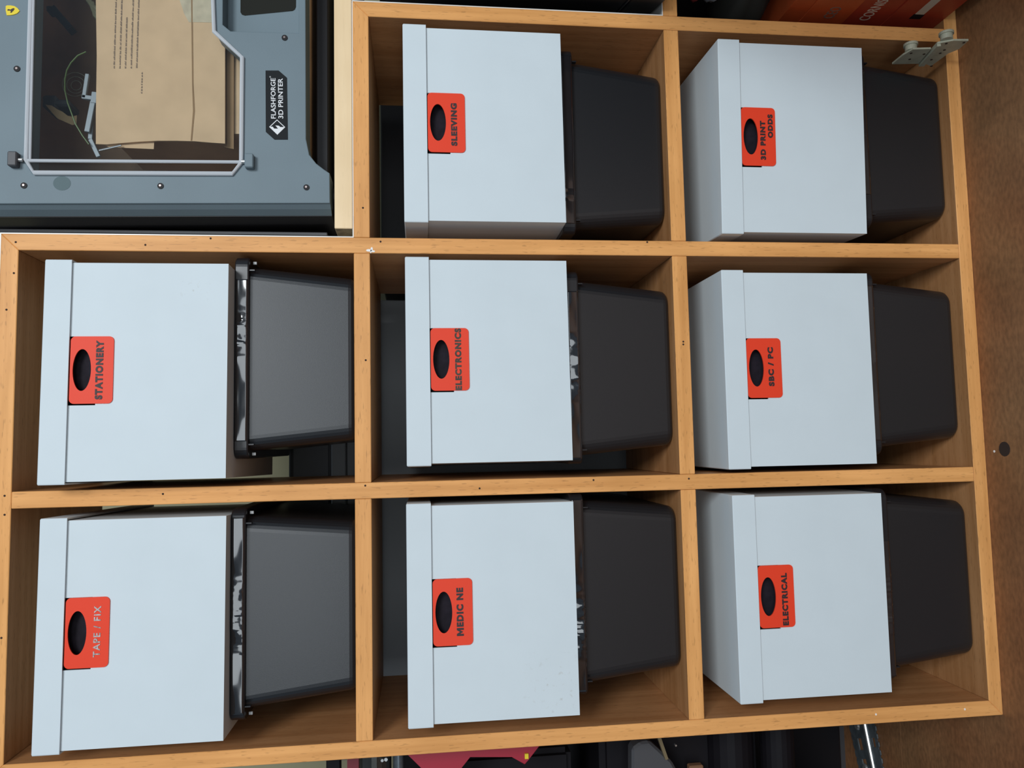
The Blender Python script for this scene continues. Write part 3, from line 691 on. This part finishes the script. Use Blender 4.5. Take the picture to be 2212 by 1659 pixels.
# ------------------------------------------------------------------ cream cabinet hinge by the last upright
XH = 0.643
hg = thing('cabinet_hinge', tuple(atX(1990, 135, XH)), 'cream two-leaf cabinet hinge beside the bin under the 3D PRINT ODDS box', 'hinge')
def leaf(pts, x0, x1):
    P = [atX(a, b, XH) for a, b in pts]; bm = bmesh.new()
    A = [bm.verts.new((x0, p.y, max(p.z, H3t+.0012) if p.y > -0.002 else max(p.z, .001))) for p in P]; B = [bm.verts.new((x1, v.co.y, v.co.z)) for v in A]; n = len(P)
    bm.faces.new(A); bm.faces.new(B[::-1])
    for i in range(n): bm.faces.new((A[i], B[i], B[(i+1) % n], A[(i+1) % n]))
    return finish(bm)
link('leaf', leaf(((1927,137),(1950,118),(1972,105),(2011,104),(1984,136)), XH-.0015, XH+.0015), CREAM, hg)
link('leaf', leaf(((1990,133),(2026,92),(2060,86),(2092,86),(2072,104),(2048,114),(2011,141)), XH-.0015, XH+.0015), CREAM, hg)
link('hinge_arm', leaf(((1984,137),(2024,93),(2032,92),(1996,136)), XH-.006, XH+.0015), CREAM, hg)
for a, b in ((1968, 112), (2045, 88)):
    p = atX(a, b, XH)
    link('cup', join([cyl((XH+.0015, p.y, p.z), (XH+.010, p.y, p.z), .0095), cyl((XH+.010, p.y, p.z), (XH+.014, p.y, p.z), .0115)]), CREAM, hg)
for a, b in ((1968,113),(1965,126),(1996,115),(2012,141),(2031,113),(2040,106),(2044,92),(2012,127),(2082,90)):
    p = atX(a, b, XH); link('screw_hole', cyl((XH-.0019, p.y, max(p.z, .03)), (XH-.0014, p.y, max(p.z, .03)), .0022, seg=10), HOLE, hg)

# ------------------------------------------------------------------ behind the open back
gc = thing('grey_cabinet', (-0.08, 0.60, 0), 'low grey painted cabinet standing behind the open shelves', 'cabinet')
link('cabinet_body', box(-0.62, 0.300, 0.43, 0.74, 0.02, 1.095, 0.002), GREY_CAB, gc)
link('cabinet_top', box(-0.63, 0.310, 0.42, 0.75, 1.095, 1.125, 0.002), GREY_CAB, gc)
link('plinth', box(-0.60, 0.28, 0.45, 0.72, 0.0, 0.02), BLACKP, gc)
bc = thing('black_cupboard', (0.82, 0.58, 0), 'black cupboard standing close behind the compartment of the SLEEVING box', 'cupboard')
link('cupboard_body', box(0.335, 1.35, 0.42, 0.76, 0.03, 1.02, 0.003), BLACKP, bc)
link('plinth', box(0.35, 1.33, 0.44, 0.74, 0.0, 0.03), DARKG, bc)
dc = thing('dark_cupboard', (-0.98, 0.62, 0), 'black cupboard behind the black machine left of the unit', 'cupboard')
link('cupboard_body', box(-1.35, -0.645, 0.49, 0.78, 0.015, 1.0, 0.003), BLACKP, dc)
link('plinth', box(-1.33, -0.66, 0.50, 0.76, 0.0, 0.015), DARKG, dc)
sd = thing('shade_desk', (1.1, -0.6, 0), 'unseen desk shape added to shade the lower right of the unit', 'desk')  # desk added out of view to cast shade on the lower right
link('pedestal', box(0.745, 1.40, -1.05, -0.31, 0.02, 0.70, 0.003), mat('shade_desk_wood', (0.10, 0.055, 0.03), 0.5), sd)
link('shade_desk_board', box(0.735, 1.42, -1.06, -0.30, 0.70, 0.725, 0.003), mat('shade_desk_top', (0.13, 0.07, 0.04), 0.4), sd)
link('plinth', box(0.765, 1.38, -1.03, -0.33, 0.0, 0.02), BLACKP, sd)
bs = thing('black_speaker', (-0.1, 0.56, 1.125), 'long black box lying on the grey cabinet behind the shelves', 'box')
link('speaker_body', box(-0.50, 0.27, 0.46, 0.66, 1.1255, 1.216, 0.003), BLACKP, bs)
link('speaker_front', box(-0.48, 0.25, 0.456, 0.46, 1.135, 1.206), DARKG, bs)

# ------------------------------------------------------------------ clutter left of the unit
BLK = mat('machine_shaded_black', (0.006, 0.005, 0.007), 0.6, spec=0.2)  # extra dark: the shade of blocked light is put into the colour
rb = thing('red_trestle', (-0.60, 0.11, 0), 'crimson metal trestle left of the shelving unit', 'trestle')
YR = 0.10
link('top_rail', prism(xz([(870,1622),(1178,1596),(1142,1641),(1134,1652),(1106,1634),(1015,1634),(985,1672),(975,1760),(912,1760),(912,1659)], YR), YR, YR+.02, .001), CRIMSON, rb)
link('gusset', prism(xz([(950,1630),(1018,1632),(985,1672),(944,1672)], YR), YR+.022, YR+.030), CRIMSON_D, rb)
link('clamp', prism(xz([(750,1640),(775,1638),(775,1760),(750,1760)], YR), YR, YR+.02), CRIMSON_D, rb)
pt, pb_ = atY(750, 1752, YR), atY(975, 1752, YR)
link('leg', box(-.80, -.765, YR, YR+.02, 0, pt.z), CRIMSON, rb); link('leg', box(-1.08, -1.045, YR, YR+.02, 0, pt.z), CRIMSON, rb)
link('cross_bar', box(-1.08, pt.x, YR, YR+.02, pb_.z, pb_.z+.03), CRIMSON, rb)
p = atY(1137, 1632, YR); link('yellow_stop', box(p.x-.004, p.x+.004, YR-.004, YR, p.z-.003, p.z+.003), YELLOW, rb)

vm = thing('workshop_machine', (-0.85, 0.28, 0), 'black workshop machine with rounded motor housing left of the unit', 'machine')
link('column', box(-1.02, -.78, .19, .40, 0.02, 1.16, .006), BLK, vm)
link('machine_base', box(-1.06, -.77, .15, .42, 0, .02, .004), BLK, vm)
link('machine_body', box(-.80, -.525, 0.20, 0.40, 0.335, 0.63, .012, 2), BLK, vm)
p = atY(1590, 1625, .17); link('motor_housing', cyl((-.80, .20, p.z), (-.495, .20, p.z), .042), BLK, vm)
p = atY(1690, 1640, .17); link('motor_housing', cyl((-.80, .19, p.z), (-.515, .19, p.z), .030), BLK, vm)
p = atY(808, 1652, .17); link('chuck', cyl((-.80, .20, p.z), (-.530, .20, p.z), .028), mat('blackened_steel', (.10, .10, .09), .3, metal=.7), vm)
p = atY(860, 1645, .17); link('chuck_jaw', cyl((-.80, .19, p.z), (-.525, .19, p.z), .012, .009), STEEL, vm)
p = atY(717, 1650, .17); link('arm', box(-.80, p.x+.012, .19, .21, p.z-.012, p.z+.012, .002), BLK, vm)
link('head', box(-.80, -.555, .21, .40, 0.68, 0.95, .01, 2), BLK, vm)
for a, b, r, yb in ((1458,1608,.0018,.2), (1547,1604,.002,.2), (1338,1646,.003,.21), (826,1640,.0025,.175), (834,1638,.003,.175)):
    p = atY(a, b, yb); link('bolt', cyl((p.x, yb-.006, p.z), (p.x, yb+.003, p.z), r, seg=10), STEEL_B, vm)

fu = thing('grey_nozzle', (-0.62, 0.13, 0), 'dark grey tapering nozzle left of the unit near the black machine', 'nozzle')
link('nozzle', prism(xz([(1362,1612),(1382,1598),(1400,1596),(1448,1640),(1480,1700),(1480,1790),(1362,1790)], .13), .12, .15, .004), DARKG, fu)
link('strap', prism(xz([(1421,1594),(1428,1593),(1444,1640),(1438,1642)], .11), .11, .118), mat('tan_strap', (.16, .12, .06), .7), fu)
p = atY(1420, 1780, .13); link('stand', box(p.x-.03, p.x+.002, .125, .145, 0, p.z), DARKG, fu)
br = thing('brown_rail', (-0.68, 0.13, 0.0), 'brown wooden rail end between the nozzle and the black machine', 'rail')
p = atY(1492, 1650, .17); link('rail_bar', box(p.x-.16, p.x-.002, .165, .18, p.z-.022, p.z+.004, .002), mat('brown_wood', (.20, .10, .05), .6), br)
link('rail_leg', box(p.x-.16, p.x-.13, .165, .18, 0, p.z-.022), mat('brown_wood_leg', (.16, .08, .04), .6), br)

# slotted steel strip lying on the floor
ms = thing('slotted_strip', (-0.68, 0.41, 0), 'slotted galvanised steel strip lying on the floor left of the unit', 'metal strip')
q0, q1, q2, q3 = [atZ(a, b, .004) for a, b in ((1832, 1558), (1888, 1556), (1908, 1662), (1856, 1664))]
def lerp(s, t_): return (q0*(1-s)+q1*s)*(1-t_)+(q3*(1-s)+q2*s)*t_
out = []
for i in range(25):
    t_ = i/24; out.append(lerp(0.0+0.03*(i % 4 == 2), t_))
rgt_ = []
for i in range(25):
    t_ = i/24; rgt_.append(lerp(1.0-0.05*(i % 4 == 2), t_))
poly = out+rgt_[::-1]
hl = []
for (s0, s1, t0, t1) in ((.22, .38, .36, .60), (.22, .40, .78, .92), (.78, .90, .36, .55)):
    hl.append([lerp(s0, t0), lerp(s1, t0), lerp(s1, t1), lerp(s0, t1)])
me = holed([(v.x, v.y) for v in poly], [[(v.x, v.y) for v in h] for h in hl], 0, .003)
for v in me.vertices: x, y, z = v.co; v.co = (x, z, .0035-y+.001)
link('strip', me, STEEL, ms)
rd = [lerp(.66, t_/8) for t_ in range(9)]
link('raised_bead', tube([(v.x, v.y, .006) for v in rd], .0045, 8), STEEL_B, ms)
for s, t_ in ((.33, .10), (.30, .97)):
    v = lerp(s, t_); link('screw', cyl((v.x, v.y, .004), (v.x, v.y, .0075), .010, .007, 16), STEEL_B, ms)
